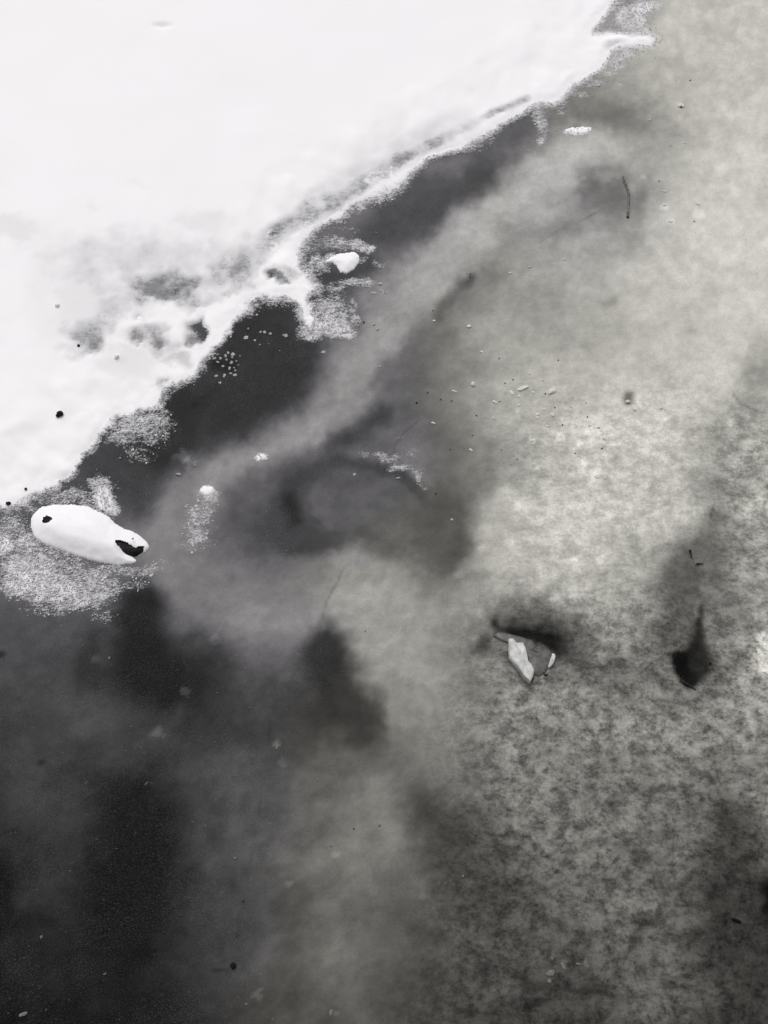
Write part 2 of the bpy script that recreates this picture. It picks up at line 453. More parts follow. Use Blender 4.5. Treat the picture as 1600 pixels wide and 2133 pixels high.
def snow_fields(px, py):
    """(edge distance, density 0..1.3)"""
    persp = .35 + .65 * sstep(60, 560, py)
    wx = fbm(px, py, 36, 5, 101, .6) * 11 * persp; wy = fbm(px, py, 36, 5, 131, .6) * 11 * persp
    qx, qy = px + wx, py + wy
    sd = poly_sdf(qx, qy, SNOW_EDGE)
    # the fringe is wide and grainy in places, crisp in others
    wide = 7 + 15 * np.clip(fbm(px, py, 110, 2, 55) * .6 + .5, 0, 1)
    S = np.clip(.62 + sd / wide * .45, 0, 1.3)
    thin = np.zeros(px.shape)
    wn_ = np.clip(1.05 + .65 * fbm(px, py, 34, 4, 77, .55), .2, 1.6)
    for x, y, rx, ry, a in THIN:
        thin = np.maximum(thin, a * blob(qx + wx * .8, qy + wy * .8, x, y, rx, ry) * (wn_ if a > .2 else 1))
    for pts, r, a in RIM:
        d, _ = seg_dist(qx, qy, pts)
        thin = np.maximum(thin, a * (1 - sstep(r * .3, r * 1.8, d)) * wn_)
    S = np.where(S > .9, S - thin * 1.05 * sstep(.9, 1.2, S), S)
    D = np.zeros(px.shape)
    for x, y, rx, ry, a in DUST:
        if a > 1:
            D = np.maximum(D, a * blob(px + wx * .3, py + wy * .3, x, y, rx, ry))
        else:
            b = a * blob(qx, qy, x, y, rx, ry) * (1 + .25 * fbm(px, py, 18, 3, 88))
            D = 1 - (1 - np.clip(D, 0, .999)) * (1 - np.clip(b, 0, .97)) if False else np.maximum(D, b) + .12 * np.minimum(D, b)
    return sd, np.maximum(S, D), thin

# ------------------------------------------------------------------ materials
def new_mat(name):
    m = bpy.data.materials.new(name); m.use_nodes = True
    nt = m.node_tree
    return m, nt, nt.nodes['Principled BSDF'], nt.nodes, nt.links

def nd(nt, kind, **kw):
    n = nt.nodes.new(kind)
    for k, v in kw.items():
        if isinstance(k, str) and k.startswith('i_'):
            n.inputs[k[2:]].default_value = v
        else:
            setattr(n, k, v)
    return n

def math_n(nt, op, a, b=None, c=None, clamp=False):
    n = nt.nodes.new('ShaderNodeMath'); n.operation = op; n.use_clamp = clamp
    for i, v in enumerate((a, b, c)):
        if v is None: continue
        if isinstance(v, (int, float)): n.inputs[i].default_value = v
        else: nt.links.new(v, n.inputs[i])
    return n.outputs[0]

def noise_n(nt, vec, scale, detail=2, rough=.5, lo=.3, hi=.7):
    n = nt.nodes.new('ShaderNodeTexNoise'); n.inputs['Scale'].default_value = scale
    n.inputs['Detail'].default_value = detail; n.inputs['Roughness'].default_value = rough
    nt.links.new(vec, n.inputs['Vector'])
    m = nt.nodes.new('ShaderNodeMapRange'); m.inputs['From Min'].default_value = lo; m.inputs['From Max'].default_value = hi
    nt.links.new(n.outputs['Fac'], m.inputs['Value'])
    return m.outputs[0]

def mix_c(nt, fac, a, b, blend='MIX'):
    n = nt.nodes.new('ShaderNodeMix'); n.data_type = 'RGBA'; n.blend_type = blend
    for sock, v in ((n.inputs[0], fac), (n.inputs[6], a), (n.inputs[7], b)):
        if isinstance(v, (int, float)): sock.default_value = v
        elif isinstance(v, tuple): sock.default_value = (*v, 1) if len(v) == 3 else v
        else: nt.links.new(v, sock)
    return n.outputs[2]

def attr_n(nt, name):
    n = nt.nodes.new('ShaderNodeAttribute'); n.attribute_name = name
    return n.outputs['Fac']

def coords(nt, scale=(1, 1, 1)):
    tc = nt.nodes.new('ShaderNodeTexCoord'); mp = nt.nodes.new('ShaderNodeMapping')
    mp.inputs['Scale'].default_value = scale
    nt.links.new(tc.outputs['Object'], mp.inputs['Vector'])
    return mp.outputs[0]

SNOW_COL = (0.92, 0.905, 0.93)

def grain_cover(nt, S):
    """frost grains: how much of a spot they hide, from the density S"""
    v = coords(nt, (1, 1.7, 1))
    n1 = noise_n(nt, v, 250, 3, .7, .30, .70)
    n2 = noise_n(nt, v, 80, 3, .6, .28, .72)
    n = math_n(nt, 'ADD', math_n(nt, 'MULTIPLY', n1, .58), math_n(nt, 'MULTIPLY', n2, .42))
    d = math_n(nt, 'SUBTRACT', S, n)
    return math_n(nt, 'MULTIPLY_ADD', d, 2.1, .38, clamp=True), n1

def clamp01(nt, v):
    return math_n(nt, 'MAXIMUM', v, 0.002)

# ice
ice_m, nt, bs, _, L = new_mat('cloudy_ice')
cloud_and_shade = attr_n(nt, 'cloud_and_shade'); warm = attr_n(nt, 'warm'); mot = attr_n(nt, 'mottle'); S = attr_n(nt, 'snow')
vv = coords(nt, (1, 1.25, 1))
m1 = noise_n(nt, coords(nt, (1.0, 1.15, 1)), 42, 10, .72, .42, .58)
m2 = noise_n(nt, vv, 125, 7, .80, .38, .62)
m3 = noise_n(nt, vv, 260, 4, .75, .30, .70)
veil = noise_n(nt, coords(nt, (1, .55, 1)), 11, 5, .55, .3, .7)
mm = math_n(nt, 'ADD', math_n(nt, 'MULTIPLY', math_n(nt, 'SUBTRACT', m1, .5), 1.02), math_n(nt, 'MULTIPLY', math_n(nt, 'SUBTRACT', m2, .5), .80))
f1 = math_n(nt, 'MULTIPLY_ADD', math_n(nt, 'MULTIPLY', mm, mot), 1.0, math_n(nt, 'MULTIPLY_ADD', mot, .20, 1.0))
f2 = math_n(nt, 'MULTIPLY_ADD', math_n(nt, 'SUBTRACT', m3, .5), .24, 1.0)
f3 = math_n(nt, 'MULTIPLY_ADD', math_n(nt, 'SUBTRACT', veil, .5), .10, 1.0)
alb = math_n(nt, 'MULTIPLY', math_n(nt, 'MULTIPLY', math_n(nt, 'MULTIPLY', cloud_and_shade, f1), f2), f3)
# bubbles and frost needles: pale specks, clearest on the dark ice
sp = noise_n(nt, coords(nt, (1, 1.3, 1)), 520, 2, .8, .50, .80)
dust_area = noise_n(nt, vv, 9, 3, .5, .35, .65)
sp = math_n(nt, 'MULTIPLY', math_n(nt, 'MAXIMUM', math_n(nt, 'MINIMUM', sp, 1), 0), math_n(nt, 'MULTIPLY', math_n(nt, 'MULTIPLY_ADD', dust_area, .06, .03), math_n(nt, 'MULTIPLY_ADD', warm, -.75, 1.0)))
alb = clamp01(nt, math_n(nt, 'ADD', math_n(nt, 'MULTIPLY', alb, .97), sp))
tint = mix_c(nt, warm, (1.0, .966, 1.062), (1.03, 1.012, .925))
comb = nt.nodes.new('ShaderNodeCombineColor')
for i in range(3): L.new(alb, comb.inputs[i])
base = mix_c(nt, 1.0, comb.outputs[0], tint, 'MULTIPLY')
cov, g1 = grain_cover(nt, S)
frost_col = mix_c(nt, g1, (.60, .59, .61), (.80, .79, .81))
frost_col = mix_c(nt, math_n(nt, 'MULTIPLY_ADD', S, 2.4, -1.5, clamp=True), frost_col, SNOW_COL)
base = mix_c(nt, cov, base, frost_col)
L.new(base, bs.inputs['Base Color'])
rough = math_n(nt, 'MULTIPLY_ADD', cov, .4, .42)
L.new(rough, bs.inputs['Roughness'])
bs.inputs['Specular IOR Level'].default_value = .06
bmp = nt.nodes.new('ShaderNodeBump'); bmp.inputs['Strength'].default_value = .35; bmp.inputs['Distance'].default_value = .0015
hh = math_n(nt, 'ADD', math_n(nt, 'MULTIPLY', cov, 1.0), math_n(nt, 'MULTIPLY', m1, .25))
L.new(hh, bmp.inputs['Height']); L.new(bmp.outputs[0], bs.inputs['Normal'])

# snow
snow_m, nt, bs, _, L = new_mat('snow')
S = attr_n(nt, 'snow')
cov, g1 = grain_cover(nt, S)
v = coords(nt)
soft = noise_n(nt, v, 5, 3, .5, .3, .7)
sc = mix_c(nt, soft, (.955, .930, .945), (.965, .943, .97))
under = mix_c(nt, g1, (.12, .12, .125), (.30, .30, .31))
# thin snow lets the dark ice grey it
greyed = math_n(nt, 'MULTIPLY', attr_n(nt, 'thin'), 1.25, clamp=True)
sc = mix_c(nt, greyed, sc, (.36, .36, .37))
L.new(mix_c(nt, cov, under, sc), bs.inputs['Base Color'])
bs.inputs['Roughness'].default_value = .85
bs.inputs['Specular IOR Level'].default_value = .15
bmp = nt.nodes.new('ShaderNodeBump'); bmp.inputs['Strength'].default_value = .25; bmp.inputs['Distance'].default_value = .002
n = noise_n(nt, v, 260, 3, .6)
thinf = math_n(nt, 'MULTIPLY_ADD', S, -1.6, 1.7, clamp=True)
L.new(math_n(nt, 'ADD', math_n(nt, 'MULTIPLY', n, .05), math_n(nt, 'MULTIPLY', math_n(nt, 'MULTIPLY', n, thinf), .9)), bmp.inputs['Height'])
L.new(bmp.outputs[0], bs.inputs['Normal'])

def simple_mat(name, c1, c2, scale=60, rough=.7, spec=.3, bump=.3, lo=.35, hi=.65, sss=0):
    m, nt, bs, _, L = new_mat(name)
    v = coords(nt)
    n = noise_n(nt, v, scale, 4, .6, lo, hi)
    L.new(mix_c(nt, n, c1, c2), bs.inputs['Base Color'])
    bs.inputs['Roughness'].default_value = rough
    bs.inputs['Specular IOR Level'].default_value = spec
    b = nt.nodes.new('ShaderNodeBump'); b.inputs['Strength'].default_value = bump; b.inputs['Distance'].default_value = .001
    L.new(n, b.inputs['Height']); L.new(b.outputs[0], bs.inputs['Normal'])
    return m

white_snow = simple_mat('loose_snow', (.90, .885, .905), (.93, .915, .945), 90, .85, .1, .08)
pellet_mat = simple_mat('snow_pellet', (.88, .87, .89), (.93, .92, .94), 1, .85, .1, .0)
grain_mat = simple_mat('frost_crystal', (.45, .44, .46), (.80, .79, .81), 300, .7, .2, .0)
crumb_mat = simple_mat('ice_crumb', (.20, .20, .205), (.52, .52, .52), 1.5, .5, .3, .0)
crumb_dim = simple_mat('dull_ice_crumb', (.10, .10, .095), (.20, .20, .185), 3, .6, .3, .1)
crumb_buff = simple_mat('buff_ice_crumb', (.52, .515, .48), (.72, .71, .67), 1.5, .55, .3, .0)
black_stone = simple_mat('dark_stone', (.006, .006, .006), (.018, .017, .016), 150, .75, .2, .6)
bark = simple_mat('dark_bark', (.012, .011, .010), (.05, .046, .042), 260, .85, .15, .8)
twig_end = None
shard_mat = simple_mat('white_ice_shard', (.46, .46, .46), (.68, .675, .67), 90, .45, .4, .5)
plate_mat = simple_mat('grey_ice_plate', (.045, .043, .042), (.135, .132, .124), 90, .35, .35, .3)
gap_mat = simple_mat('black_water', (.003, .003, .003), (.006, .006, .006), 20, .2, .3, .0)

# ------------------------------------------------------------------ mesh helpers
def tag(o, label=None, cat=None, group=None, kind=None):
    if label: o['label'] = label
    if cat: o['category'] = cat
    if group: o['group'] = group
    if kind: o['kind'] = kind
    return o

def mesh_np(name, verts, faces, material, attrs=None, smooth=True, nper=4):
    me = bpy.data.meshes.new(name)
    me.vertices.add(len(verts)); me.vertices.foreach_set('co', np.asarray(verts, np.float32).ravel())
    nf = len(faces)
    me.loops.add(nf * nper); me.loops.foreach_set('vertex_index', np.asarray(faces, np.int32).ravel())
    me.polygons.add(nf); me.polygons.foreach_set('loop_start', np.arange(0, nf * nper, nper, dtype=np.int32))
    me.polygons.foreach_set('use_smooth', np.full(nf, smooth, bool))
    me.update(calc_edges=True)
    for k, a in (attrs or {}).items():
        at_ = me.attributes.new(k, 'FLOAT', 'POINT'); at_.data.foreach_set('value', np.asarray(a, np.float32))
    me.materials.append(material)
    return me

def link(name, me, parent=None):
    o = bpy.data.objects.new(name, me); COL.objects.link(o)
    if parent: o.parent = parent
    return o

def grid_faces(nx, ny, keep=None):
    i = np.arange(ny - 1)[:, None] * nx + np.arange(nx - 1)[None, :]
    f = np.stack([i, i + 1, i + nx + 1, i + nx], -1).reshape(-1, 4)
    return f if keep is None else f[keep.reshape(-1)]

def ext(lo, hi, step, far_lo, far_hi):
    core = np.arange(lo, hi + step / 2, step)
    a = lo - np.cumsum(step * 1.35 ** np.arange(1, 60)); a = a[a > far_lo][::-1]
    b = hi + np.cumsum(step * 1.35 ** np.arange(1, 60)); b = b[b < far_hi]
    return np.concatenate([[far_lo], a, core, b, [far_hi]])

def compact(verts, faces, attrs):
    used = np.unique(faces)
    remap = np.full(len(verts), -1); remap[used] = np.arange(len(used))
    return verts[used], remap[faces], {k: a[used] for k, a in attrs.items()}

# ------------------------------------------------------------------ ice sheet (the lake or puddle surface)
xs = ext(-1.02, 1.02, .0038, -60, 60)
ys = ext(-0.04, 2.12, .0038, -60, 60)
X, Y = np.meshgrid(xs, ys)
x = X.ravel(); y = Y.ravel()
cx, cy = np.clip(x, -3, 3), np.clip(y, -.8, 5)
px, py = pix(cx, cy)
gray = ice_gray(px, py)
sd, S_, thin_ = snow_fields(px, py)
cloud_and_shade_ = np.clip(lin(gray) / (.905 - .06 * sstep(120, 185, gray)) - .019, .0012, .9)  # ice albedo: cloudiness plus the painted shade toward the near edge
z = fbm(px, py, 300, 3, 400) * .0012
# hollows: the melt hole and the gap behind the shard
hd, _ = seg_dist(px, py, [(1450,1350),(1448,1385),(1440,1395)])
z -= .004 * (1 - sstep(0, 46, hd))
hd, _ = seg_dist(px, py, [(1035,1303),(1110,1320),(1180,1342)])
z -= .005 * (1 - sstep(0, 30, hd))
ice_me = mesh_np('ice', np.stack([x, y, z], 1), grid_faces(len(xs), len(ys)), ice_m,
                 {'cloud_and_shade': cloud_and_shade_, 'warm': np.maximum(warmth(px, py), .55 * sstep(85, 135, gray)), 'mottle': mottle(px, py), 'snow': S_})
ice = tag(link('ice', ice_me), 'cloudy grey ice with dark clear windows filling the right and lower part', kind='structure')

# ------------------------------------------------------------------ snow layer
def snow_height(px, py, sd, thin):
    body = sstep(-4, 26, sd) * .0035 + sstep(10, 150, sd) * .006 + sstep(100, 500, sd) * .009
    z = body * (1 - .7 * np.clip(thin * 1.1, 0, 1)) + fbm(px, py, 44, 2, 225) * .0022 * sstep(0, 25, sd) * (1 - sstep(120, 200, sd)) + (fbm(px, py, 90, 2, 210) * .0010 + fbm(px, py, 16, 2, 240) * .0002) * sstep(0, 60, sd)
    return z - .0020 + fbm(px, py, 9, 2, 300) * .0006 * (1 - sstep(20, 60, sd))
step = .0042
xs = ext(-1.3, .78, step, -60, 40)
ys = ext(.55, 2.12, step, .3, 60)
X, Y = np.meshgrid(xs, ys)
x = X.ravel(); y = Y.ravel()
cx, cy = np.clip(x, -3, 3), np.clip(y, -.8, 5)
px, py = pix(cx, cy)
sd, S_, thin_ = snow_fields(px, py)
zz = snow_height(px, py, sd, thin_)
# dimple in the far snow
zz -= .004 * np.exp(-((px - 340) / 14) ** 2 - ((py - 66) / 5) ** 2)
sgrid = sd.reshape(X.shape)
mx = np.maximum(np.maximum(sgrid[:-1, :-1], sgrid[1:, :-1]), np.maximum(sgrid[:-1, 1:], sgrid[1:, 1:]))
f = grid_faces(len(xs), len(ys), mx > -10)
vv_, f, at_ = compact(np.stack([x, y, zz], 1), f, {'snow': S_, 'thin': thin_ * sstep(.8, 1.2, S_ + thin_)})
snow = tag(link('snow', mesh_np('snow', vv_, f, snow_m, at_)), 'smooth white snow lying over the upper left with a ragged edge', kind='structure')

# ------------------------------------------------------------------ loose frost grains on the fringe (uncountable)
n_try = 800000
qx = rng.uniform(-20, 1420, n_try); qy = rng.uniform(-20, 1330, n_try)
# lay them evenly on the ground rather than in the picture
gx, gy, _ = at(qx, qy)
m = qx + qy * .9 < 1480
qx, qy, gx, gy = qx[m], qy[m], gx[m], gy[m]
sdg, Sg, tg = snow_fields(qx, qy)
clus = .55 + .45 * fbm(qx, qy, 7, 2, 500)
prob = np.where(sdg > 6, 0, np.clip(Sg, 0, 1) ** 1.6 * clus) * .5
keep = rng.random(len(qx)) < prob
gx, gy, sz = gx[keep], gy[keep], rng.uniform(.0005, .0013, keep.sum()) * (1 + rng.random(keep.sum()) ** 6)
if len(gx) > 110000:
    s_ = rng.permutation(len(gx))[:110000]; gx, gy, sz = gx[s_], gy[s_], sz[s_]
n = len(gx)
octv = np.array([[1,0,0],[-1,0,0],[0,1,0],[0,-1,0],[0,0,1],[0,0,-1]], float)
octf = np.array([[0,2,4],[2,1,4],[1,3,4],[3,0,4],[2,0,5],[1,2,5],[3,1,5],[0,3,5]])
a = rng.uniform(0, 6.283, n); el = rng.uniform(.6, 1.7, n)
ov = np.repeat(octv[None], n, 0) * (1 + .35 * rng.standard_normal((n, 6, 1)).clip(-1, 1))
ov[:, :, 0] *= el[:, None]
rx_ = ov[:, :, 0] * np.cos(a)[:, None] - ov[:, :, 1] * np.sin(a)[:, None]
ry_ = ov[:, :, 0] * np.sin(a)[:, None] + ov[:, :, 1] * np.cos(a)[:, None]
gv = np.stack([rx_ * sz[:, None] + gx[:, None], ry_ * sz[:, None] + gy[:, None], ov[:, :, 2] * sz[:, None] * .7 + (sz * .35)[:, None] + .0003], -1).reshape(-1, 3)
gf = (octf[None] + (np.arange(n) * 6)[:, None, None]).reshape(-1, 3)
tag(link('frost_grains', mesh_np('frost_grains', gv, gf, grain_mat, smooth=False, nper=3)),
    'loose white frost grains dusted along the snow edge and over the ice', 'frost', kind='stuff')
print('grains', n)

# ------------------------------------------------------------------ mounds of snow: outline in photo pixels, rounded height
def mound(name, outline, height, mat, step=2.2, holes=(), shoulder=22, rough=3, base=0.0, parent=None, seed=1):
    ox0 = min(p[0] for p in outline) - 2 * step; ox1 = max(p[0] for p in outline) + 2 * step
    oy0 = min(p[1] for p in outline) - 2 * step; oy1 = max(p[1] for p in outline) + 2 * step
    ax = np.arange(ox0, ox1 + step, step); ay = np.arange(oy0, oy1 + step, step)
    A, B = np.meshgrid(ax, ay); a = A.ravel(); b = B.ravel()
    wob = fbm(a, b, 14, 3, seed) * rough
    sd = poly_sdf(a, b, outline) + wob * .5
    t = np.clip(sd / shoulder, 0, 1)
    h = height * (.45 * np.sqrt(np.clip(1 - (1 - t) ** 2, 0, 1)) + .55 * sstep(0, 1, t)) * (1 + .10 * fbm(a, b, 60, 2, seed + 5)) + fbm(a, b, 10, 2, seed + 9) * .00012
    h = np.where(sd <= 0, -.001, np.maximum(h, 0)).reshape(A.shape)
    for _ in range(6 if height > .01 else 2):
        q_ = np.pad(h, 1, mode='edge')
        h = (q_[1:-1, 1:-1] * 2 + q_[:-2, 1:-1] + q_[2:, 1:-1] + q_[1:-1, :-2] + q_[1:-1, 2:]) / 6
    h = np.where(sd <= 0, -.001, h.ravel()) + base
    hole = np.zeros(a.shape, bool)
    for hp in holes:
        hole |= poly_sdf(a + fbm(a, b, 6, 2, 8) * 1.5, b + fbm(a, b, 6, 2, 18) * 1.5, hp) > 0
    x, y, z = at(a, b, h)
    sg = (sd > -step * 1.2).reshape(A.shape); hg = (~hole).reshape(A.shape)
    k = sg[:-1, :-1] | sg[1:, :-1] | sg[:-1, 1:] | sg[1:, 1:]
    k &= (hg[:-1, :-1] & hg[1:, :-1] & hg[:-1, 1:] & hg[1:, 1:])
    f = grid_faces(len(ax), len(ay), k)[:, ::-1]
    v, f, _ = compact(np.stack([x, y, z], 1), f, {})
    cxy = v.mean(0) * [1, 1, 0]
    if parent is not None: cxy = np.array(parent.location)
    me = mesh_np(name, v - cxy, f, mat)
    o = link(name, me, parent)
    if parent is None: o.location = cxy
    return o

def empty(name, loc):
    o = bpy.data.objects.new(name, None); o.empty_display_size = .02; COL.objects.link(o); o.location = loc
    return o

LUMP = [(64,1095),(66,1080),(73,1068),(88,1057),(112,1051),(150,1051),(182,1056),(208,1066),(226,1079),(240,1091),(258,1102),(278,1108),(294,1117),
        (308,1130),(312,1140),(304,1150),(297,1152),(291,1158),(274,1152),(268,1153),(277,1162),(287,1169),(272,1174),(248,1178),(215,1173),(175,1161),(140,1150),(98,1136),(72,1117)]
MOUTH = [(240,1125),(252,1125),(265,1130),(272,1137),(280,1141),(290,1139),(298,1139),(298,1149),(294,1155),(284,1160),(272,1153),(262,1146),(252,1141),(244,1134)]
EYE = [(90,1079),(97,1075),(104,1076),(108,1080),(102,1086),(94,1088),(89,1085)]
root = empty('snow_covered_stone', P(185, 1115))
tag(root, 'long snow covered stone with two black openings on the ice at far left', 'stone')
cap = mound('snow_cap', LUMP, .015, white_snow, 1.6, [MOUTH, EYE], 44, 3, parent=root, seed=31)
STONE = [(78,1088),(90,1068),(130,1062),(185,1072),(228,1102),(270,1124),(302,1137),(299,1149),(282,1160),(240,1160),(170,1145),(110,1125),(84,1108)]
st_o = mound('stone', STONE, .010, black_stone, 3, (), 22, 3, parent=root, seed=41)

HEART = [(672,548),(690,534),(712,527),(738,526),(748,534),(746,548),(736,562),(722,569),(710,566),(702,554),(692,546)]
o = mound('snow_clump', HEART, .0065, white_snow, 1.5, (), 20, 2, seed=51)
tag(o, 'bright heart shaped clump of snow on dark ice just off the snow edge', 'snow clump')
o = mound('snow_clump', [(1176,272),(1190,267),(1210,265),(1230,266),(1232,274),(1222,279),(1200,280),(1186,277)], .002, white_snow, 1.8, (), 8, 3, seed=61)
tag(o, 'thin streak of white snow on pale ice right of the snow tip', 'snow clump')
o = mound('snow_clump', [(416,1020),(422,1012),(434,1011),(444,1014),(446,1023),(440,1031),(428,1033),(418,1029)], .003, white_snow, 1.5, (), 9, 4, seed=71)
tag(o, 'round fluffy dot of white snow on grey ice above a frosted streak', 'snow clump')
o = mound('snow_clump', [(538,952),(542,945),(550,944),(555,950),(552,957),(546,952),(542,958)], .0012, white_snow, 1.2, (), 4, 2, seed=81)
tag(o, 'tiny torn fleck of snow on the pale ice tongue', 'snow clump')
o = mound('snow_clump', [(268,655),(290,645),(312,646),(330,656),(332,668),(312,680),(285,680),(268,670)], .004, white_snow, 2.2, (), 22, 5, base=.002, seed=91)
tag(o, 'soft round hump of snow among the thin grainy patches', 'snow clump')

# ------------------------------------------------------------------ ice shard and frozen plate
def prism(name, outline, mat, zb, ztop, parent=None, jitter=.0006, ridge=None, loc=None):
    """outline in photo pixels, seen at its top; ztop may be a function of (px, py)"""
    fz = ztop if callable(ztop) else (lambda a, b: ztop)
    # refine the outline and fill it with rings
    n = len(outline)
    cx = sum(p[0] for p in outline) / n; cy = sum(p[1] for p in outline) / n
    pts = []
    for i in range(n):
        p, q = outline[i], outline[(i + 1) % n]
        for t in (0, .5):
            pts.append((p[0] + (q[0] - p[0]) * t + random.uniform(-.5, .5), p[1] + (q[1] - p[1]) * t + random.uniform(-.5, .5)))
    v, f = [], []
    rings = (1.0, .95, .88, .6, .3)
    N = len(pts)
    lo = loc if loc is not None else P(cx, cy)
    for x, y in pts:
        g = P(x, y, fz(x, y)); v.append((g.x - lo.x, g.y - lo.y, zb))
    for r in rings:
        for x, y in pts:
            xx, yy = cx + (x - cx) * r, cy + (y - cy) * r
            h = fz(xx, yy) + {1.0: -.0016, .95: -.0002}.get(r, .0008) + random.uniform(-jitter, jitter)
            if ridge: h += ridge(xx, yy)
            g = P(xx, yy, h); v.append((g.x - lo.x, g.y - lo.y, h))
    g = P(cx, cy, fz(cx, cy) + .0012 + (ridge(cx, cy) if ridge else 0)); v.append((g.x - lo.x, g.y - lo.y, g.z))
    R = len(rings) + 1
    for k in range(R - 1):
        for i in range(N):
            j = (i + 1) % N
            f.append((k * N + j, k * N + i, (k + 1) * N + i, (k + 1) * N + j))
    for i in range(N):
        f.append(((R - 1) * N + (i + 1) % N, (R - 1) * N + i, R * N))
    me = bpy.data.meshes.new(name); me.from_pydata(v, [], f); me.materials.append(mat)
    for p in me.polygons: p.use_smooth = True
    o = link(name, me, parent)
    if parent is None: o.location = lo
    return o

SH = [(1060,1331),(1069,1330),(1077,1339),(1090,1338),(1095,1348),(1101,1379),(1107,1382),(1114,1396),(1111,1409),(1106,1420),(1101,1416),(1094,1411),(1084,1397),(1071,1381),(1062,1366),(1060,1350)]
root = empty('ice_shard', P(1090, 1378))
tag(root, 'jagged white ice shard standing out of the dark gap with a grey ice plate', 'ice shard')
def sh_z(a, b): return .006 + .007 * max(0, min(1, (b - 1330) / 90)) + (1100 - a) * .00006
prism('shard', SH, shard_mat, -.006, sh_z, root, .0009, lambda a, b: .003 * math.exp(-((a - (1068 + (b - 1335) * .42)) / 5.0) ** 2), root.location)
prism('plate', [(1028,1326),(1029,1317),(1038,1315),(1060,1320),(1085,1326),(1108,1333),(1116,1342),(1122,1358),(1130,1362),(1131,1342),(1140,1350),(1158,1362),(1154,1378),
               (1146,1392),(1138,1402),(1122,1412),(1112,1408),(1100,1370),(1084,1348),(1060,1334),(1040,1332)],
      plate_mat, -.008, lambda a, b: .0010, root, .0003, None, root.location)
o = prism('ice_splinter', [(1151,1361),(1156,1362),(1158,1367),(1155,1376),(1150,1386),(1144,1392),(1142,1390),(1145,1380),(1147,1370)], shard_mat, -.004, .006, None, .0006)
tag(o, 'thin white ice splinter right of the large jagged shard', 'ice shard')

# ------------------------------------------------------------------ pebbles, crumbs, twigs
def lump_mesh(name, seed, mat, flat=.6, amp=.28, sub=2):
    import bmesh
    bm = bmesh.new(); bmesh.ops.create_icosphere(bm, subdivisions=sub, radius=1)
    r = random.Random(seed)
    dirs = [(Vector((r.gauss(0, 1), r.gauss(0, 1), r.gauss(0, 1))).normalized(), r.uniform(-amp, amp)) for _ in range(9)]
    ax_ = r.uniform(.7, 1.0) if sub == 1 else 1
    for v in bm.verts:
        if sub == 1: v.co += Vector((r.uniform(-.28, .28), r.uniform(-.28, .28), r.uniform(-.2, .2))); v.co.y *= ax_
        k = 1 + sum(a * max(0, v.co.normalized().dot(d)) ** 2 for d, a in dirs) + r.uniform(-.05, .05)
        v.co *= k; v.co.z *= flat
    me = bpy.data.meshes.new(name); bm.to_mesh(me); bm.free(); me.materials.append(mat)
    return me

def put(name, me, px_, py_, rx, ry, h, label, cat, group=None, z=0, rot=None):
    if z == 'snow':
        q = np.array([float(px_)]), np.array([float(py_)])
        for _ in range(3):
            sd_, _s, th_ = snow_fields(*q); z = float(snow_height(q[0], q[1], sd_, th_)[0])
            g_ = at(px_, py_, z); q = pix(np.array([g_[0]]).ravel(), np.array([g_[1]]).ravel())
    """rx, ry: half sizes in photo pixels"""
    o = link(name, me)
    s = mm_per_px(px_, py_)
    o.location = P(px_, py_, z + h * .35)
    o.scale = (rx * s, ry * s * 1.15, h)
    o.rotation_euler = (0, 0, rot if rot is not None else random.uniform(-.5, .5))
    return tag(o, label, cat, group)

dark_v = [lump_mesh('pebble', s, black_stone, .8) for s in (1, 2, 3)]
crumb_v = [lump_mesh('ice_crumb', s, crumb_mat, .6, .45, 1) for s in range(10, 16)]
buff_v = [lump_mesh('ice_crumb', s, crumb_buff, .5, .45, 1) for s in range(20, 25)]
pel = lump_mesh('snow_pellet', 5, pellet_mat, .9, .08)
dim_v = [lump_mesh('ice_crumb', s, crumb_dim, .5, .45, 1) for s in range(30, 34)]

put('pebble', dark_v[0], 125, 862, 7, 6, .006, 'largest black pebble poking out of smooth white snow at left', 'pebble', z='snow')
put('pebble', dark_v[1], 121, 866, 4, 3, .004, 'small black chip touching the largest pebble in the snow', 'pebble', z='snow')
put('pebble', dark_v[1], 18, 1048, 5, 4, .004, 'black pebble at the snow edge by the left border', 'pebble', z='snow')
put('pebble', dark_v[2], 54, 1019, 2.6, 2.4, .003, 'tiny black pebble in the snow above the snow covered stone', 'pebble', z='snow')
put('pebble', dark_v[0], 164, 720, 3, 3, .003, 'dark grit grain in a thin grainy snow patch', 'pebble', z='snow')
put('pebble', dark_v[0], 486, 2011, 6, 6, .005, 'black pebble frozen in dark ice near the bottom edge', 'pebble', rot=.6)
put('pebble', dark_v[2], 1534, 1918, 9, 3, .004, 'flat black flake on olive ice near the lower right corner', 'pebble', rot=-.4)
put('pebble', dark_v[1], 277, 1122, 2.2, 1.5, .002, 'tiny grey grain on top of the snow covered stone', 'pebble', z=.012)
put('snow_pellet', pel, 119, 635, 5, 5, .0045, 'round white snow pellet lying on the smooth upper snow', 'pellet', z='snow')
put('snow_pellet', pel, 243, 742, 5, 5, .0045, 'round white snow pellet below the thin grainy patches', 'pellet', z='snow')
put('ice_crumb', crumb_v[0], 374, 988, 6, 4, .003, 'lone oval ice crumb on black ice above the frosted dot', 'ice crumb')
put('ice_crumb', crumb_v[1], 596, 699, 7, 5, .004, 'largest ice crumb on the black pool below the snow', 'ice crumb')
put('ice_crumb', crumb_v[2], 673, 734, 5, 6, .003, 'ice crumb on the border between black pool and pale tongue', 'ice crumb')
put('ice_crumb', buff_v[0], 978, 679, 5, 5, .003, 'round white ice crumb beside the dark ridge in mid ice', 'ice crumb')
put('ice_crumb', buff_v[1], 985, 800, 6, 9, .004, 'tall oval white ice crumb on buff ice', 'ice crumb', rot=-.2)
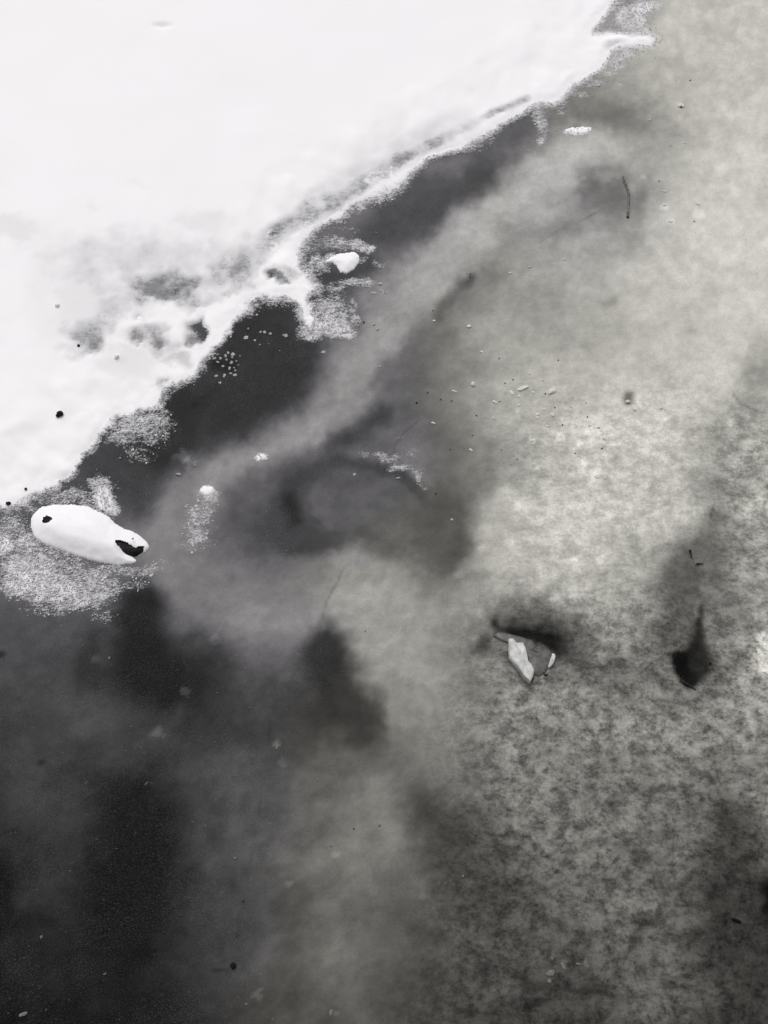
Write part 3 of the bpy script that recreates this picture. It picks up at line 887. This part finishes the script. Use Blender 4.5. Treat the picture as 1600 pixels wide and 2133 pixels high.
put('ice_crumb', buff_v[2], 1090, 808, 13, 5, .004, 'long flat white ice crumb on buff ice', 'ice crumb', rot=.35)
put('ice_crumb', buff_v[3], 1150, 815, 9, 8, .004, 'broad white ice crumb right of the long flat one', 'ice crumb')
put('ice_crumb', buff_v[4], 1307, 836, 6, 3.5, .004, 'white ice crumb sitting in a small dark pit', 'ice crumb')
put('ice_crumb', buff_v[0], 1420, 219, 8, 8, .003, 'white ice crumb with a dark grain on upper right ice', 'ice crumb')
put('pebble', dark_v[2], 1419, 222, 1.7, 1.1, .002, 'dark grain stuck to the upper right ice crumb', 'pebble', z=.0015, rot=.8)
put('ice_crumb', dim_v[0], 1148, 2027, 9, 7, .003, 'pale ring like crumb near the bottom of the olive ice', 'ice crumb')
put('ice_crumb', dim_v[1], 1145, 2043, 5, 4, .003, 'small pale crumb just below the ring like crumb', 'ice crumb')

g = 'ice crumbs scattered on the black pool'
for x_, y_, r_ in [(512,703,4.5),(543,691,3.5),(551,692,3.5),(563,695,3.5),(531,709,2.6),(541,718,2.4),(548,632,3),(560,716,2),(517,685,2.5),(589,639,2),(583,730,2),(430,640,0)]:
    if r_: put('ice_crumb', random.choice(crumb_v), x_, y_, r_, r_ * random.uniform(.7, 1.2), .002, 'small grey ice crumb lying on the black pool below the snow', 'ice crumb', g)
g = 'ice crumbs ringed on the black pool'
ring = [(485,738,5),(470,742,3.5),(448,746,4.5),(453,754,4),(464,763,3.5),(484,745,3),(482,755,3.5),(478,768,3.5),(488,766,2.5),(480,778,4),(489,781,4),(467,783,4),(450,783,3.5),
        (443,743,3),(459,747,4),(472,750,3),(490,772,3),(459,797,4),(436,747,3),(475,735,3),(492,752,2.5),(455,738,2.5),(497,760,2),(500,742,2)]
for x_, y_, r_ in ring:
    put('ice_crumb', random.choice(crumb_v), x_, y_, r_, r_ * random.uniform(.7, 1.2), .0022, 'grey ice crumb in the ring of crumbs at the snow edge', 'ice crumb', g)
g = 'ice crumbs on the buff ice'
for x_, y_, rx, ry in [(1004,733,4.5,4),(947,815,7,3.5),(1065,817,6,7),(1110,817,5,5),(1031,837,6,5.5),(903,881,5.5,4),(981,937,5,4.5),(905,668,4,3.5),(780,675,3.5,5),(786,685,3,4),
                       (1027,870,5,2.5),(1081,825,2.5,3.5),(1081,843,3.5,3),(1120,863,5,3.5),(1134,852,3,3),(1119,869,4,4),(1152,864,6,5),(1104,851,2.5,3),(1103,779,3,2),(1132,792,3,3),
                       (1108,917,7,6),(1147,930,4,3),(1258,912,8,8),(1228,885,4,4),(1246,890,6,4),(1140,887,4,3),(1120,978,6,5),(1149,958,4,4),(1243,994,4,5),(1260,996,3,5),(1323,852,4,5),
                       (1377,850,4,4),(1384,398,5,3),(1384,427,6,3.5),(1398,461,7,5),(1455,425,5,3),(1354,250,3,2.5),(1427,298,4,2.5),(1397,303,4,2),(1175,540,4,2),(1103,556,5,3),
                       (1063,568,4,3),(790,764,4,3),(741,972,0,0),(738,988,3.5,3.5),(828,996,6,3),(577,1555,3.5,6),(941,1082,4,4),(880,2100,0,0),(690,2108,5,7),(490,1787,3.5,3),(514,2091,4,4),
                       (575,1573,0,0),(200,1322,0,0),(228,1370,3,4),(790,1718,4,3),(965,1825,3,4),(1290,1852,0,0),(86,1952,3,5),(219,2028,5,2.5),(48,2112,12,4),(96,2103,2,3),(1220,2005,5,7),(1205,2008,6,3),(1173,2010,5,9)]:
    if not rx: continue
    if y_ > 1700: pool_, where = dim_v, 'dull pale crumb frozen in the dark ice near the bottom'
    elif y_ > 1300: pool_, where = dim_v, 'small pale crumb on dark ice left of the lower middle'
    elif y_ < 320: pool_, where = buff_v, 'small white ice crumb near the top right corner'
    elif y_ < 480: pool_, where = buff_v, 'small white ice crumb on pale ice right of the frosted twig'
    elif x_ < 860 and y_ < 800: pool_, where = crumb_v, 'small ice crumb on the pale tongue right of the frosted snow fringe'
    elif x_ < 860: pool_, where = crumb_v, 'small ice crumb near the mottled rim of the grey clear window'
    elif y_ < 600: pool_, where = buff_v, 'faint ice crumb on smooth grey ice right of the dark ridge'
    elif y_ < 900 and x_ > 1070 : pool_, where = buff_v, 'small white ice crumb in the scatter around the long flat crumb'
    elif y_ < 900: pool_, where = buff_v, 'white ice crumb left of the scatter around the long flat crumb'
    else: pool_, where = buff_v, 'small white ice crumb among the floury spots on the brightest ice'
    put('ice_crumb', random.choice(pool_), x_, y_, rx * .85, ry * .85, .0018, where, 'ice crumb', where.replace('crumb', 'crumbs'))

seed_me = lump_mesh('grit', 9, black_stone, .9, .2, 1)
for x_, y_, r_ in [(1040,747,1.8),(1069,791,1.8),(1052,798,1.8),(891,818,1.8),(868,839,2.4),(1136,820,1.8),(1041,836,1.6),(918,832,1.6),(941,835,1.6),(993,866,1.4),(902,647,1.5),(1163,750,1.8),
                   (1224,868,1.8),(1172,885,2),(1156,849,1.6),(1077,957,1.9),(1254,934,1.8),(1198,944,1.8),(1045,937,1.2),(1230,1033,1.4),(980,571,1.8),(979,577,1.8),(908,1028,2.2),(758,671,2.2),
                   (938,936,1.4),(992,865,1.4),(985,907,1.4),(1438,167,1.6),(1373,377,1.6),(1446,461,1.8),(761,1315,1.6),(737,1726,2),(690,1763,1.4),(1027,2036,1.6),(1321,2006,1.8),(1475,1772,2.2),
                   (1480,1382,3),(1190,849,1.2),(507,1877,2),(970,1155,1.2),(1221,839,1.2)]:
    where = ('on pale ice in the upper right' if y_ < 500 else 'on the dark lower ice' if y_ > 1240 else
             'on grey ice around the dark ridge' if x_ < 960 else 'among the white crumbs on buff ice' if y_ < 900 else 'below the white crumbs on buff ice')
    put('grit', seed_me, x_, y_, r_, r_, .0015, 'tiny black speck of grit ' + where, 'grit', 'specks of grit ' + where, z=.0002)

def twig(name, pts, radii, label, cat='twig', z=.001, mat=bark, knots=0):
    """bent tapering tube through photo pixels"""
    root_ = P(*pts[0])
    cs = []
    for i in range(len(pts) - 1):
        for t in (0, .34, .67):
            a, b = pts[i], pts[i + 1]
            cs.append((a[0] + (b[0] - a[0]) * t + random.uniform(-.6, .6), a[1] + (b[1] - a[1]) * t, radii[i] + (radii[i + 1] - radii[i]) * t))
    cs.append((*pts[-1], radii[-1]))
    v, f = [], []
    K = 7
    for i, (x_, y_, r_) in enumerate(cs):
        s = mm_per_px(x_, y_); rr = r_ * s * (1 + random.uniform(-.18, .18))
        c = P(x_, y_, z + rr * .6) - root_
        j = min(i + 1, len(cs) - 1); k_ = max(i - 1, 0)
        d = (P(cs[j][0], cs[j][1]) - P(cs[k_][0], cs[k_][1])).normalized()
        n1 = Vector((-d.y, d.x, 0))
        for q in range(K):
            a = 2 * math.pi * q / K
            p = c + n1 * math.cos(a) * rr + Vector((0, 0, 1)) * math.sin(a) * rr
            v.append(p[:])
    for i in range(len(cs) - 1):
        for q in range(K):
            f.append((i * K + q, i * K + (q + 1) % K, (i + 1) * K + (q + 1) % K, (i + 1) * K + q))
    f.append(tuple(range(K))[::-1]); f.append(tuple((len(cs) - 1) * K + q for q in range(K)))
    me = bpy.data.meshes.new(name); me.from_pydata(v, [], f); me.materials.append(mat)
    for p in me.polygons: p.use_smooth = True
    o = link(name, me); o.location = root_
    return tag(o, label, cat)

grey_bark = simple_mat('frosted_bark', (.05, .049, .052), (.30, .295, .30), 300, .85, .15, .8)
twig('twig', [(1298,368),(1303,382),(1309,397),(1310,415),(1309,435),(1308,452)], [1.8,2.4,2.6,1.8,2.2,2.4], 'bent frosted grey twig lying on the upper right ice', mat=grey_bark)
put('pebble', dark_v[1], 1308, 452, 2.6, 2.4, .003, 'black grain at the lower end of the frosted grey twig', 'pebble')
twig('twig', [(1437,1146),(1439,1153),(1441,1162)], [2.6,1.6,1.2], 'short upright black twig above the drop shaped melt hole')
twig('twig', [(1448,1177),(1454,1174),(1465,1174)], [1.0,1.6,1.2], 'short level black twig above the drop shaped melt hole')
twig('twig', [(1416,1415),(1426,1422),(1438,1428),(1450,1437)], [2.2,2.6,2.0,.8], 'thin dark twig along the lower rim of the drop shaped melt hole')
twig('twig', [(1103,1424),(1108,1418),(1112,1411)], [1.4,1.8,1.2], 'small black root at the foot of the white ice shard')
twig('twig', [(1132,1401),(1136,1406),(1142,1404)], [1.2,1.8,1.0], 'tiny black curl of bark below the ice splinter')
